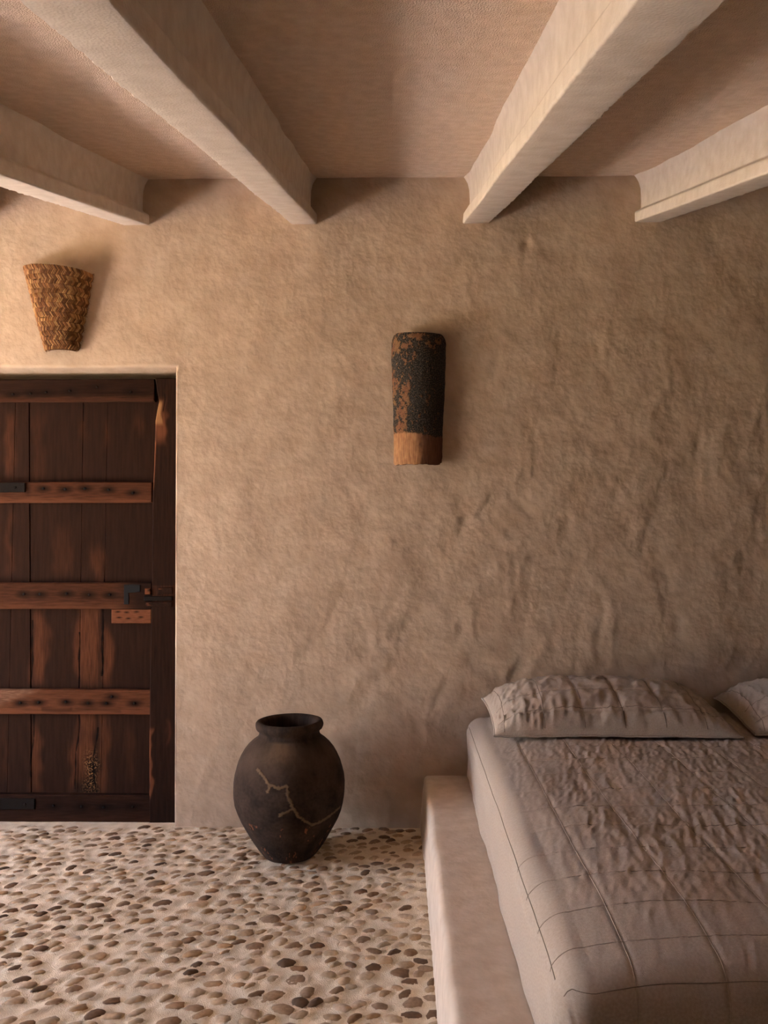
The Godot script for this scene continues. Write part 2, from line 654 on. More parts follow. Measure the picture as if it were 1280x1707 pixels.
func lattice_down(pts: PackedVector3Array, nu: int, nv: int) -> Array:   # rows run towards +z: turn them so that up is outside
	var rev := PackedVector3Array()
	rev.resize(pts.size())
	for j in nv:
		for i in nu:
			rev[j * nu + i] = pts[(nv - 1 - j) * nu + i]
	return lattice(rev, nu, nv)


# ---------------------------------------------------------------- bed

func build_platform() -> void:
	# cross outline: foot, battered face, rounded arris, top
	var prof := [Vector2(0.098, -0.03), Vector2(0.101, 0.0), Vector2(0.104, 0.04), Vector2(0.107, 0.08), Vector2(0.109, 0.12), Vector2(0.111, 0.155), Vector2(0.1130, 0.18), Vector2(0.1150, 0.198), Vector2(0.1190, 0.2085), Vector2(0.1255, 0.2145), Vector2(0.134, 0.2170), Vector2(0.148, 0.2175), Vector2(0.20, 0.2175), Vector2(0.25, 0.2175), Vector2(0.30, 0.2175), Vector2(0.6, 0.2175), Vector2(2.2, 0.2175), Vector2(2.22, 0.20), Vector2(2.23, -0.01)]
	var zs := lines([[-0.012, 2.45, 0.02]])
	zs.append_array([2.47, 2.48])
	var pts := PackedVector3Array()
	for j in zs.size():
		var z: float = zs[zs.size() - 1 - j]
		var drop := 0.0
		for p in prof:
			var w := 0.004 * noise_a.get_noise_2d(z * 3.0, p.y * 6.0) + 0.0014 * noise_b.get_noise_2d(z * 14.0, p.y * 20.0 + p.x * 14.0)
			var near := 1.0 - smoothstep(0.0, 0.5, z)      # it runs into the wall a little narrower
			var y: float = p.y + w * 0.6 * (1.0 if p.y > 0.05 else 0.0)
			if j == 0:
				y = -0.03
			elif j == 1:
				y = minf(y, 0.205)
			pts.append(Vector3(p.x + (w if p.x < 0.14 else 0.0) - 0.006 * near, y, z))
	# rows run from the foot towards the wall, u from left to right: up is outside
	var o := put("bed_platform", mesh_of([lattice(pts, prof.size(), zs.size())]), M.platform)
	tag(o, "low smooth plaster platform with rounded edge under the bed", "platform")


const BX0 := 0.285
const BX1 := 2.06
const BZ1 := 1.955
const BR := 0.072

func seam_dip(c: float, first: float, step: float, wide: float) -> float:
	var q := (c - first) / step
	var d := (q - roundf(q)) * step
	return exp(-d * d / (wide * wide))


func crown(s: float, t: float) -> float:      # the mattress is fuller in the middle
	return 0.024 * exp(-maxf(0.0, s - BX0 - BR) / 0.10) + 0.016 * exp(-maxf(0.0, BZ1 - BR - t) / 0.10)


# the spread at (s, t): s over the width, t from the wall to the foot; beyond the flat part it hangs
func spread_point(s: float, t: float, proud := 0.0) -> Vector3:
	var fx0 := BX0 + BR
	var fx1 := BX1 - BR
	var fz1 := BZ1 - BR
	var a := maxf(fx0 - s, s - fx1)
	var b := t - fz1
	var sx := -1.0 if s < (fx0 + fx1) * 0.5 else 1.0
	var d := maxf(0.0, maxf(a, b))
	var out := BR * sin(minf(d / BR, PI / 2))
	var down := BR * (1.0 - cos(minf(d / BR, PI / 2))) + maxf(0.0, d - BR * PI / 2)
	var dir := Vector2.ZERO
	if d > 0.0:
		var aa := maxf(a, 0.0)
		var bb := maxf(b, 0.0)
		var th := PI / 4 * bb / aa if aa >= bb else PI / 2 - PI / 4 * aa / bb
		dir = Vector2(sx * cos(th), sin(th))
	var px := clampf(s, fx0, fx1) + dir.x * out
	var pz := minf(t, fz1) + dir.y * out
	var y := BED_TOP - down
	var face := sin(minf(d / BR, PI / 2))       # 0 on top, 1 on the hanging side
	var n := Vector3(dir.x * face, cos(minf(d / BR, PI / 2)), dir.y * face)
	# relief
	var soft := 0.010 * noise_a.get_noise_2d(s * 1.6, t * 1.3) * (1.0 - face)
	var w1 := s * 0.97 + t * 0.18
	var w2 := -s * 0.18 + t * 0.97
	var warp := 0.018 * noise_c.get_noise_2d(s * 7.0 + 3.0, t * 5.0)
	var crease := noise_r.get_noise_2d((w1 + warp * 0.6) * 18.0, w2 * 2.6 + 20.0)
	var crumple := 0.65 * noise_b.get_noise_2d(w1 * 44.0, w2 * 10.0) + 0.45 * noise_b.get_noise_2d((s * 0.90 + t * 0.42) * 60.0 + 30.0, (t * 0.90 - s * 0.42) * 16.0)
	var tiny := noise_b.get_noise_2d(s * 100.0, t * 60.0)
	var where := 0.55 + 0.45 * noise_a.get_noise_2d(s * 2.6 + 50.0, t * 2.6)
	var amount := (1.0 - 0.92 * face) * (0.5 + 0.5 * smoothstep(0.34, 0.6, s)) * (1.0 - 0.6 * smoothstep(1.55, 1.88, t))
	var h := soft + amount * (0.0042 * crease * where + 0.0038 * crumple * (0.4 + where) + 0.0014 * tiny)
	h += face * (0.006 * noise_a.get_noise_2d(t * 2.2 + 5.0, s * 3.0) + 0.004 * noise_c.get_noise_2d(t * 5.0 + s * 3.0, 9.0) * smoothstep(0.0, 0.2, d))
	h -= 0.0024 * seam_dip(s, 0.433, 0.163, 0.0055) + 0.0012 * seam_dip(t, 0.55, 0.146, 0.005) * (1.0 - face * (0.0 if b > 0.0 else 0.9))
	y = maxf(y - crown(s, t), PLINTH_TOP + 0.004)
	return Vector3(px, y, pz) + n * (h + proud)


func build_bed() -> void:
	var hang := BR * PI / 2 + (BED_TOP - BR - PLINTH_TOP) - 0.005
	var ss := lines([[BX0 + BR - hang, BX0 + BR, 0.0105], [BX0 + BR, 1.7, 0.0058], [1.7, BX1 - BR, 0.02], [BX1 - BR, BX1 - BR + hang, 0.016]])
	var ts := lines([[0.0, 0.35, 0.016], [0.35, BZ1 - BR, 0.0072], [BZ1 - BR, BZ1 - BR + hang, 0.0105]])
	var pts := PackedVector3Array()
	for j in ts.size():
		for s in ss:
			var p := spread_point(s, ts[ts.size() - 1 - j])
			# the hem on the long side is uneven where it meets the platform
			p.z = maxf(p.z, 0.022)
			pts.append(p)
	var bed := base("bedspread", Vector3.ZERO)
	tag(bed, "grey-beige crumpled linen quilt with stitched squares pulled over the bed", "bedspread")
	put("quilt", mesh_of([lattice(pts, ss.size(), ts.size())]), M.linen, bed)
	for k in 10:
		var s := 0.433 + 0.163 * k
		var run := PackedVector3Array()
		var t := 0.05
		while t < BZ1 - BR + hang - 0.03:
			run.append(spread_point(s - 0.0015, t, 0.0002))
			t += 0.011
		put("seam", mesh_of([cord(run, 0.0013, 6)]), M.linen, bed)
	for k in 11:
		var t: float = 0.55 + 0.146 * k if k < 9 else 1.845 + 0.105 * (k - 9)
		var run := PackedVector3Array()
		var s := BX0 + BR - BR * 1.2 if k > 5 else BX0 + BR + 0.03
		while s < BX1 - BR:
			run.append(spread_point(s, t + 0.002 * noise_c.get_noise_2d(s * 5.0, t * 9.0), 0.0001))
			s += 0.011
		put("stitching", mesh_of([cord(run, 0.0008, 5)]), M.thread, bed)
	var edge := PackedVector3Array()
	var te := 0.05
	while te < BZ1 - BR + 0.004:
		edge.append(spread_point(BX0 + BR - 0.075, te, 0.0003))
		te += 0.012
	put("seam", mesh_of([cord(edge, 0.0010, 6)]), M.thread, bed)

	build_pillow(Vector3(0.787, BED_TOP + 0.006, 0.262), 0.0, 1, "quilted linen pillow lying whole at the left end of the bed's head")
	build_pillow(Vector3(1.735, BED_TOP + 0.006, 0.250), -0.05, 2, "quilted linen pillow at the far right, cut off by the photo's right edge")


func pillow_point(u: float, v: float, up: bool, sd: int, proud := 0.0) -> Vector3:
	var hw := 0.44
	var hd := 0.222
	# corners reach out, sides are drawn in
	var px := u * hw * (1.0 - 0.035 * (1.0 - v * v))
	var pz := v * hd * (1.0 - 0.05 * (1.0 - u * u))
	var eu := 1.0 - pow(absf(u), 4.0)
	var ev := 1.0 - pow(absf(v), 2.6)
	var fat := pow(maxf(0.0, eu), 0.60) * pow(maxf(0.0, ev), 0.50)
	var lift := 0.052 * (1.0 - smoothstep(-1.0, 0.75, v)) * (1.0 - 0.25 * u * u) + 0.012      # the seam between its faces: low in front, higher at the wall
	var y := lift
	if up:
		y += 0.122 * fat
		var w := px * 0.9 + pz * 0.2
		var rise := 1.0 - smoothstep(0.55, 0.95, fat) * 0.45
		var crease := noise_r.get_noise_2d(w * 13.0 + sd * 7.0, pz * 5.0)
		var crumple := noise_b.get_noise_2d(px * 40.0 + sd * 11.0, pz * 22.0 + y * 14.0)
		y += minf(1.0, fat * 3.0) * rise * (0.0080 * crease + 0.0068 * crumple) + 0.006 * fat * noise_a.get_noise_2d(px * 4.0 + sd * 5.0, pz * 5.0)
		y -= minf(1.0, fat * 2.0) * (0.005 * seam_dip(px, 0.03, 0.145, 0.008) + 0.0035 * seam_dip(pz, 0.165, 0.12, 0.007))
		y += proud
	else:
		y -= minf(lift - 0.004, 0.03) * minf(1.0, fat * 2.5)
	var rough := (1.0 - minf(1.0, fat * 2.0))
	y += rough * 0.004 * noise_b.get_noise_2d(px * 22.0, pz * 22.0 + sd * 3.0)
	return Vector3(px, y, pz)


func build_pillow(at: Vector3, turn: float, sd: int, label: String) -> void:
	var o := base("pillow", at)
	o.rotation.y = turn
	tag(o, label, "pillow", "quilted linen pillows at the head of the bed")
	var nu := 121
	var nv := 71
	var top := PackedVector3Array()
	var low := PackedVector3Array()
	for j in nv:
		for i in nu:
			var u := sin((float(i) / (nu - 1) * 2.0 - 1.0) * PI / 2 * 0.86) / sin(PI / 2 * 0.86)
			var v := sin((float(j) / (nv - 1) * 2.0 - 1.0) * PI / 2 * 0.86) / sin(PI / 2 * 0.86)
			top.append(pillow_point(u, -v, true, sd))
			low.append(pillow_point(-u, -v, false, sd))
	put("cover", mesh_of([lattice(top, nu, nv), lattice(low, nu, nv)]), M.linen, o)
	# piping round the rim with a narrow flange below it
	var rim := PackedVector3Array()
	for side in 4:
		for k in 40:
			var q := k / 40.0 * 2.0 - 1.0
			var uv: Vector2 = [Vector2(q, 1), Vector2(1, -q), Vector2(-q, -1), Vector2(-1, q)][side]
			rim.append(pillow_point(uv.x, uv.y, true, sd) + Vector3(0, -0.001, 0))
	rim.append(rim[0])
	put("piping", mesh_of([cord(rim, 0.0042, 8)]), M.linen, o)
	for k in 6:
		var x := 0.03 + 0.145 * (k - 3)
		if absf(x) > 0.42:
			continue
		var run := PackedVector3Array()
		for q in 60:
			var v := q / 59.0 * 1.96 - 0.98
			run.append(pillow_point(x / 0.44, v, true, sd, 0.0003))
		put("seam", mesh_of([cord(run, 0.0012, 5)]), M.thread, o)
	for zc in [0.165, 0.045]:
		var run := PackedVector3Array()
		for q in 90:
			var u := q / 89.0 * 1.94 - 0.97
			run.append(pillow_point(u, zc / 0.222, true, sd, 0.0003))
		put("seam", mesh_of([cord(run, 0.0011, 5)]), M.thread, o)


# ---------------------------------------------------------------- door

const DS := 0.002536     # metres per photograph pixel in the plane of the door

func dp(x: float, y: float) -> Vector2:     # measured spot on the door -> metres
	return Vector2((x - 662.0) * DS, CAM_H + (870.0 - y) * DS)


func wavy(pts: Array, step: float, amp: float, sd: float) -> PackedVector2Array:   # outline with slightly worn edges, counter-clockwise
	var out := PackedVector2Array()
	for k in pts.size():
		var a: Vector2 = pts[k]
		var b: Vector2 = pts[(k + 1) % pts.size()]
		var n := maxi(1, int((b - a).length() / step))
		var nrm := Vector2(b.y - a.y, a.x - b.x).normalized()
		for i in n:
			var p := a.lerp(b, float(i) / n)
			var e := 0.0 if i == 0 else amp * noise_b.get_noise_2d(p.x * 14.0 + sd * 17.0, p.y * 14.0)
			out.append(p + nrm * e)
	return out


func patch(x: float, y: float, x0: float, x1: float, y0: float, y1: float, soft := 6.0) -> float:
	return smoothstep(x0 - soft, x0 + soft, x) * (1.0 - smoothstep(x1 - soft, x1 + soft, x)) * smoothstep(y0 - soft * 2.5, y0 + soft * 2.5, y) * (1.0 - smoothstep(y1 - soft * 2.5, y1 + soft * 2.5, y))


func build_door() -> void:
	var dark := Color(0.0105, 0.0053, 0.0037)
	var brown := Color(0.024, 0.0102, 0.0063)
	var worn := Color(0.098, 0.034, 0.016)
	var pale := Color(0.30, 0.155, 0.062)
	var crack := Color(0.004, 0.0025, 0.002)
	var worn_spots := [[0, 14, 690, 790, 0.5], [44, 62, 690, 800, 0.22], [128, 136, 690, 730, 0.3], [166, 176, 700, 740, 0.4], [220, 232, 690, 720, 0.3], [80, 112, 880, 960, 0.25], [148, 167, 915, 965, 0.55], [0, 10, 850, 960, 0.4],
		[44, 66, 1025, 1140, 0.85], [68, 76, 1040, 1100, 0.5], [120, 160, 1010, 1142, 0.9], [167, 180, 1050, 1145, 0.9], [44, 60, 1215, 1320, 0.8], [110, 122, 1250, 1320, 0.7], [122, 150, 1190, 1300, 0.9], [161, 174, 1190, 1325, 0.75], [205, 218, 1215, 1300, 0.25], [-60, -40, 1040, 1140, 0.7], [0, 4, 1210, 1300, 0.4]]
	var board_tex := picture(420, 744, func(i: int, j: int) -> Color:
		var x := i - 126.0
		var y := j + 628.0
		var g := noise_b.get_noise_2d(x * 0.16, y * 0.011) * 0.5 + 0.5
		var g2 := noise_b.get_noise_2d(x * 0.5 + 70.0, y * 0.02) * 0.5 + 0.5
		var g3 := noise_b.get_noise_2d(x * 0.28 + 33.0, y * 0.016) * 0.5 + 0.5
		var c := dark.lerp(brown, clampf(g * 1.3 - 0.1, 0, 1)).lerp(brown * 1.25, 0.4 * g2)
		var wx := x + 6.0 * noise_c.get_noise_2d(x * 0.03, y * 0.02)
		for s in worn_spots:
			if y > s[2] - 20 and y < s[3] + 20:
				var w := patch(wx, y, s[0], s[1], s[2], s[3], 7.0)
				if w > 0.0:
					c = c.lerp(worn * (0.45 + 0.7 * g2), w * s[4] * clampf(0.25 + 1.3 * g3, 0, 1))
		if y > 1190.0:       # eaten-out wood low on the middle plank
			var e := patch(wx, y, 138, 156, 1262, 1320, 7.0)
			if e > 0.0:
				var f := noise_b.get_noise_2d(x * 0.35, y * 0.22)
				c = c.lerp(crack if f < 0.16 else pale * 0.8, e * 0.85)
		for k in [[48.0, 1035.0, 1150.0, 2.0], [125.0, 1055.0, 1150.0, 2.2], [163.0, 1010.0, 1130.0, 3.2], [122.0, 1192.0, 1320.0, 2.0], [46.0, 1192.0, 1300.0, 1.5], [155.0, 1215.0, 1325.0, 2.6], [131.0, 670.0, 700.0, 1.2]]:
			if y > k[1] and y < k[2]:
				var q: float = absf(x - k[0] - 5.0 * noise_c.get_noise_2d(y * 0.012, k[0])) / (k[3] * (0.6 + 0.5 * noise_c.get_noise_2d(y * 0.05, k[0] + 5.0)))
				c = c.lerp(crack, clampf(1.3 - q, 0, 1))
		return c)
	var rails := [[630.0, 668.0, dark.lerp(brown, 0.9), 0.35], [803.0, 838.0, brown.lerp(worn, 0.55), 0.75], [972.0, 1016.0, brown.lerp(worn, 0.42), 0.6], [1151.0, 1192.0, brown.lerp(worn, 0.95), 1.0], [1326.0, 1371.0, dark.lerp(brown, 0.95), 0.15]]
	var nails := [[[16, 655], [46, 654], [72, 652], [112, 650], [158, 643], [215, 652]], [[68, 814], [105, 815], [138, 814], [178, 816], [219, 821]], [[36, 991], [63, 991], [108, 990], [146, 992], [181, 992], [-30, 990]], [[31, 1173], [62, 1172], [108, 1171], [145, 1173], [176, 1173], [223, 1173], [185, 1162], [-20, 1172]], [[88, 1344], [135, 1345], [172, 1346], [221, 1345], [-25, 1346]]]
	var rail_tex := picture(400, 240, func(i: int, j: int) -> Color:
		var band := int(j / 48.0)
		var r: Array = rails[band]
		var x := i - 130.0
		var y: float = r[0] + (j - band * 48.0) / 48.0 * (r[1] - r[0])
		var g := noise_b.get_noise_2d(x * 0.018 + band * 50.0, y * 0.22) * 0.5 + 0.5
		var g2 := noise_b.get_noise_2d(x * 0.05 + 30.0, y * 0.7) * 0.5 + 0.5
		var c: Color = r[2]
		c = c * (0.34 + 0.62 * g + 0.32 * g2)
		var low: float = (y - r[0]) / (r[1] - r[0])
		c = c.lerp(worn * 1.25, r[3] * 0.65 * smoothstep(0.62, 0.95, low + 0.25 * (g - 0.5)))
		if band == 3:
			c = c.lerp(Color(0.40, 0.24, 0.15), 0.6 * patch(x + (y - 1160.0) * 2.5 + 30.0 * (g - 0.5), y, -80, 40, 1148, 1168, 14.0) * g2)
			c = c.lerp(crack, 0.85 * patch(x, y + 3.0 * sin(x * 0.05), 66, 118, 1180, 1184, 2.0) + 0.6 * patch(x, y + 2.0 * sin(x * 0.05), 118, 200, 1184, 1186, 1.5))
		if band == 1:
			c = c.lerp(dark, 0.6 * patch(x, y, 38, 46, 803, 824, 4.0))
		if band == 0:
			c = c.lerp(crack, 0.7 * patch(x, y, 60, 245, 652, 653, 1.2))
		for n in nails[band]:
			var q := Vector2((x - n[0]) / 15.0, (y - n[1]) / 7.0).length()
			c = c.lerp(dark * 0.7, clampf(1.25 - q, 0, 1) * 0.9)
		if band == 2:
			c = c.lerp(dark, smoothstep(180.0, 235.0, x) * 0.85)
		return c)
	var stile_tex := picture(64, 744, func(i: int, j: int) -> Color:
		var x := 244.0 + i * 54.0 / 64.0
		var y := j + 628.0
		var g := noise_b.get_noise_2d(x * 0.2 + 90.0, y * 0.013) * 0.5 + 0.5
		var c := dark.lerp(brown, clampf(g * 1.4 - 0.15, 0, 1))
		var wx := x + 5.0 * noise_c.get_noise_2d(x * 0.05, y * 0.03 + 9.0)
		c = c.lerp(worn * 1.3, 0.9 * patch(wx, y, 254, 275, 668, 734, 5.0) * (0.5 + 0.6 * g))
		c = c.lerp(pale, patch(wx, y, 258, 267, 668, 705, 2.0) * (0.3 + 0.7 * g))
		c = c.lerp(crack, 0.9 * patch(wx, y, 271, 274, 655, 685, 1.5))
		c = c.lerp(worn * 1.5, 0.85 * patch(x, y, 246, 256 + (780 - y) * 0.05, 735, 815, 1.5))
		c = c.lerp(worn * 1.2, 0.8 * patch(wx, y, 246, 254, 1215, 1330, 2.0))
		c = c.lerp(worn * 0.8, 0.4 * patch(wx, y, 277, 284, 1200, 1240, 3.0))
		if y > 975.0 and y < 1012.0:
			c = c.lerp(worn, 0.35 * g)
		return c)
	var wood := func(t: Texture2D) -> StandardMaterial3D:
		var m := matte(Color.WHITE, 0.8)
		m.albedo_texture = t
		m.metallic_specular = 0.09
		m.heightmap_enabled = true
		m.heightmap_texture = t
		m.heightmap_scale = 0.35
		return m
	var board_mat: StandardMaterial3D = wood.call(board_tex)
	var rail_mat: StandardMaterial3D = wood.call(rail_tex)
	var stile_mat: StandardMaterial3D = wood.call(stile_tex)

	var door := base("door_1", Vector3.ZERO)
	door.set_meta("kind", "structure")
	tag(door, "dark weathered plank door with reddish rails in the plaster wall", "door")
	var board_uv := func(p: Vector2) -> Vector2:
		return Vector2((p.x / DS + 662.0 + 126.0) / 420.0, (870.0 - (p.y - CAM_H) / DS - 628.0) / 744.0)
	# planks: x of their joints at the top and the bottom
	var joints := [[-118.0, -118.0], [-62.0, -60.0], [16.0, 4.0], [38.0, 46.0], [131.0, 124.0], [173.0, 163.0], [262.0, 262.0]]
	for k in joints.size() - 1:
		var a: Array = joints[k]
		var b: Array = joints[k + 1]
		var g := 0.28
		var o := [dp(a[1] + g, 1368), dp(b[1] - g, 1368), dp(b[0] - g, 632), dp(a[0] + g, 632)]
		put("plank", board(wavy(o, 0.05, 0.0012, k + 1.0), -0.118, -0.079 + 0.0015 * (k % 3), 0.0012, board_uv), board_mat, door)
	for band in 5:
		var r: Array = rails[band]
		var rail_uv := func(p: Vector2) -> Vector2:
			var y: float = 870.0 - (p.y - CAM_H) / DS
			return Vector2((p.x / DS + 662.0 + 130.0) / 400.0, (band + clampf((y - r[0]) / (r[1] - r[0]), 0.03, 0.97)) / 5.0)
		var right := 255.0 if band == 0 else 251.5
		var o := [dp(-118, r[1]), dp(right, r[1]), dp(right, r[0]), dp(-118, r[0])]
		var rail := put("rail", board(wavy(o, 0.03, 0.0018 if band == 3 else 0.0008, band * 3.0 + 2.0), -0.079, -0.050 if band != 4 else -0.048, 0.0035, rail_uv), rail_mat, door)
		for n in nails[band]:
			var c := dp(n[0], n[1])
			var s := SphereMesh.new()
			s.radius = 0.006
			s.height = 0.005
			s.radial_segments = 10
			s.rings = 4
			var nail := put("nail", s, M.iron, rail)
			nail.rotation.x = PI / 2
			nail.position = Vector3(c.x, c.y, -0.0495 if band != 4 else -0.0475)
	var stile_uv := func(p: Vector2) -> Vector2:
		return Vector2((p.x / DS + 662.0 - 244.0) / 54.0, (870.0 - (p.y - CAM_H) / DS - 628.0) / 744.0)
	var so := [dp(293.5, 1371.5), dp(293.5, 629), dp(256, 629), dp(263, 668), dp(257, 700), dp(256, 745), dp(254, 800), dp(252.5, 838), dp(252, 975), dp(249.5, 1100), dp(248.5, 1250), dp(249, 1371.5)]
	put("stile", board(wavy(so, 0.03, 0.001, 31.0), -0.118, -0.046, 0.004, stile_uv), stile_mat, door)
	# the frame post behind and the hanging stile beyond the picture
	put("stile", board(wavy([dp(-150, 1371.5), dp(-118, 1371.5), dp(-118, 629), dp(-150, 629)], 0.05, 0.001, 35.0), -0.118, -0.046, 0.004, stile_uv), stile_mat, door)

	# iron straps
	for s in [[-40.0, 38.0, 803.0, 821.0], [-40.0, 57.0, 1331.0, 1351.0]]:
		var o := wavy([dp(s[0], s[3]), dp(s[1], s[3] - 1.0), dp(s[1], s[2] + 1.0), dp(s[0], s[2])], 0.02, 0.0012, s[2])
		var strap := put("hinge_strap", board(o, -0.052, -0.043, 0.002, board_uv), M.iron, door)
		for x in [s[1] - 16.0, s[1] - 60.0]:
			var n := SphereMesh.new()
			n.radius = 0.006
			n.height = 0.006
			n.radial_segments = 10
			n.rings = 4
			var nail := put("nail", n, M.iron, strap)
			nail.rotation.x = PI / 2
			var c := dp(x, (s[2] + s[3]) / 2)
			nail.position = Vector3(c.x, c.y, -0.0425)
	# lock: black keyhole block, bolt, staple and the pale packing piece under it
	var block := matte(Color(0.075, 0.06, 0.055), 0.8)
	put("lock_plate", board(PackedVector2Array([dp(205, 1008), dp(213, 1008), dp(213, 989), dp(232, 987), dp(232, 975), dp(205, 975)]), -0.052, -0.0475, 0.001, board_uv), block, door)
	var tex2 := picture(64, 32, func(i: int, j: int) -> Color:
		var g := noise_b.get_noise_2d(i * 0.06, j * 0.4) * 0.5 + 0.5
		var c := worn * (0.8 + 0.9 * g)
		for n in [[10, 5], [24, 6], [40, 5], [12, 18], [27, 20], [47, 17]]:
			c = c.lerp(dark, clampf(1.2 - Vector2((i - n[0]) / 5.0, (j - n[1]) / 2.6).length(), 0, 1) * 0.9)
		return c)
	var patch_mat: StandardMaterial3D = wood.call(tex2)
	var puv := func(p: Vector2) -> Vector2:
		return Vector2((p.x / DS + 662.0 - 183.0) / 67.0, (870.0 - (p.y - CAM_H) / DS - 1016.5) / 23.5)
	put("packing_block", board(wavy([dp(183, 1040), dp(250, 1040), dp(250, 1016.5), dp(183, 1016.5)], 0.03, 0.0006, 3.0), -0.079, -0.055, 0.002, puv), patch_mat, door).set_meta("label", "paler orange wooden block under the lock")
	var buv := func(p: Vector2) -> Vector2:
		return Vector2((p.x / DS + 662.0 - 240.0) / 50.0, (870.0 - (p.y - CAM_H) / DS - 978.0) / 34.0)
	put("bolt", board(wavy([dp(240, 1002), dp(287, 1001), dp(287, 994), dp(240, 994)], 0.02, 0.001, 5.0), -0.05, -0.034, 0.002, buv), M.iron, door)
	put("bolt_keeper", board(wavy([dp(241, 991), dp(250, 991), dp(250, 981), dp(241, 981)], 0.02, 0.001, 6.0), -0.05, -0.038, 0.002, buv), patch_mat, door)
	put("bolt_keeper", board(wavy([dp(262, 991), dp(287, 990), dp(286, 979), dp(264, 980)], 0.02, 0.0012, 7.0), -0.05, -0.040, 0.002, buv), stile_mat, door)
	put("bolt_keeper", board(wavy([dp(242, 1012), dp(286, 1012), dp(286, 1003), dp(242, 1003)], 0.02, 0.0012, 8.0), -0.05, -0.041, 0.002, buv), stile_mat, door)


# ---------------------------------------------------------------- jar, tile, basket

func build_jar() -> void:
	var prof := [[0.0, 0.004], [0.06, 0.001], [0.088, 0.0], [0.097, 0.004], [0.106, 0.014], [0.121, 0.034], [0.140, 0.062], [0.156, 0.09], [0.1705, 0.116], [0.185, 0.144], [0.1965, 0.172], [0.205, 0.200], [0.2095, 0.226], [0.2115, 0.252], [0.2115, 0.278], [0.208, 0.306], [0.202, 0.332], [0.194, 0.357], [0.183, 0.381], [0.171, 0.401], [0.156, 0.420], [0.139, 0.436], [0.125, 0.446], [0.1165, 0.454], [0.1135, 0.463], [0.1135, 0.470], [0.1175, 0.475], [0.124, 0.480], [0.1275, 0.487], [0.1285, 0.495], [0.127, 0.503], [0.123, 0.509], [0.116, 0.511], [0.108, 0.509], [0.102, 0.504], [0.0985, 0.497], [0.0965, 0.485], [0.097, 0.470], [0.104, 0.454], [0.125, 0.434], [0.150, 0.408], [0.175, 0.37], [0.19, 0.33], [0.196, 0.27], [0.188, 0.19], [0.15, 0.10], [0.10, 0.04], [0.0, 0.03]]
	var nu := 97
	var pts := PackedVector3Array()
	var uvs := PackedVector2Array()
	for j in prof.size():
		for i in nu:
			var u := float(i) / (nu - 1)
			var w := (u - 0.5) * TAU          # u 0.5 looks along +z
			var r: float = prof[j][0]
			var h: float = prof[j][1]
			var e := 1.0 + 0.012 * noise_c.get_noise_3d(sin(w) * 1.2, cos(w) * 1.2, h * 6.0) + 0.006 * noise_b.get_noise_3d(sin(w) * 3.0, cos(w) * 3.0, h * 30.0)
			pts.append(Vector3(sin(w) * r * e, h + 0.002 * sin(w + 1.0) * smoothstep(0.4, 0.5, h), cos(w) * r * e))
			uvs.append(Vector2(u, 1.0 - (h / 0.52)) if j < 34 else Vector2(u, 0.015))
	# mended crack: angle (radians to the right of the front), height
	var path := [Vector2(-0.66, 0.372), Vector2(-0.50, 0.353), Vector2(-0.38, 0.330), Vector2(-0.19, 0.318), Vector2(-0.05, 0.325), Vector2(-0.03, 0.29), Vector2(0.05, 0.25), Vector2(0.15, 0.215), Vector2(0.30, 0.190), Vector2(0.42, 0.172), Vector2(0.64, 0.180), Vector2(0.88, 0.196), Vector2(1.12, 0.203)]
	var twigs := [[Vector2(0.04, 0.245), Vector2(-0.07, 0.232), Vector2(-0.18, 0.222)], [Vector2(-0.36, 0.325), Vector2(-0.39, 0.303)]]
	var near := func(p: Vector2) -> float:
		var best := 9.0
		for run in [path] + twigs:
			for k in run.size() - 1:
				var q := Geometry2D.get_closest_point_to_segment(p, run[k] * Vector2(0.2, 1.0), run[k + 1] * Vector2(0.2, 1.0))
				best = minf(best, p.distance_to(q))
		return best
	var tw := 512
	var th := 256
	var height := PackedByteArray()
	height.resize(tw * th)
	var tex := picture(tw, th, func(i: int, j: int) -> Color:
		var w := (float(i) / tw - 0.5) * TAU
		var h := (1.0 - float(j) / th) * 0.52
		var a := Vector3(sin(w), cos(w), h * 5.0)
		var g := noise_b.get_noise_3d(a.x * 2.0, a.y * 2.0, a.z * 2.0) * 0.5 + 0.5
		var f := noise_b.get_noise_3d(a.x * 14.0, a.y * 14.0, a.z * 14.0) * 0.5 + 0.5
		var c := Color(0.020, 0.0125, 0.0095).lerp(Color(0.052, 0.031, 0.0215), clampf(g * 1.5 - 0.25, 0, 1)) * (0.7 + 0.6 * f)
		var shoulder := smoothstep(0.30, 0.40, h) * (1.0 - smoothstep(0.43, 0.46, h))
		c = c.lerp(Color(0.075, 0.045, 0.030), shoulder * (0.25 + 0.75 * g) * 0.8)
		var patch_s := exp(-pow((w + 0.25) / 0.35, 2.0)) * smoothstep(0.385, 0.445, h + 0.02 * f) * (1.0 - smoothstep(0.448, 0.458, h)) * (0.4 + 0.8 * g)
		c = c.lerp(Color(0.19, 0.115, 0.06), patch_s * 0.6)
		var fleck := noise_b.get_noise_3d(a.x * 9.0 + 40.0, a.y * 9.0, a.z * 6.0)
		if h < 0.17 and fleck > 0.34 and noise_c.get_noise_3d(a.x * 2.0, a.y * 2.0, a.z * 1.3 + 4.0) > 0.25:
			c = c.lerp(Color(0.22, 0.075, 0.035), 0.7)
		var up := 128
		if absf(w) < 1.5 and h > 0.13 and h < 0.40:
			var d: float = near.call(Vector2(w * 0.2, h)) + 0.0055 * noise_b.get_noise_3d(a.x * 12.0, a.y * 20.0, a.z * 20.0)
			var k := 1.0 - smoothstep(0.0030, 0.0070, d)
			c = c.lerp(Color(0.16, 0.098, 0.052), k * (0.45 + 0.5 * f))
			up = 128 + int(90 * k)
		height[j * tw + i] = clampi(up + int(50 * (f - 0.5)), 0, 255)
		return c)
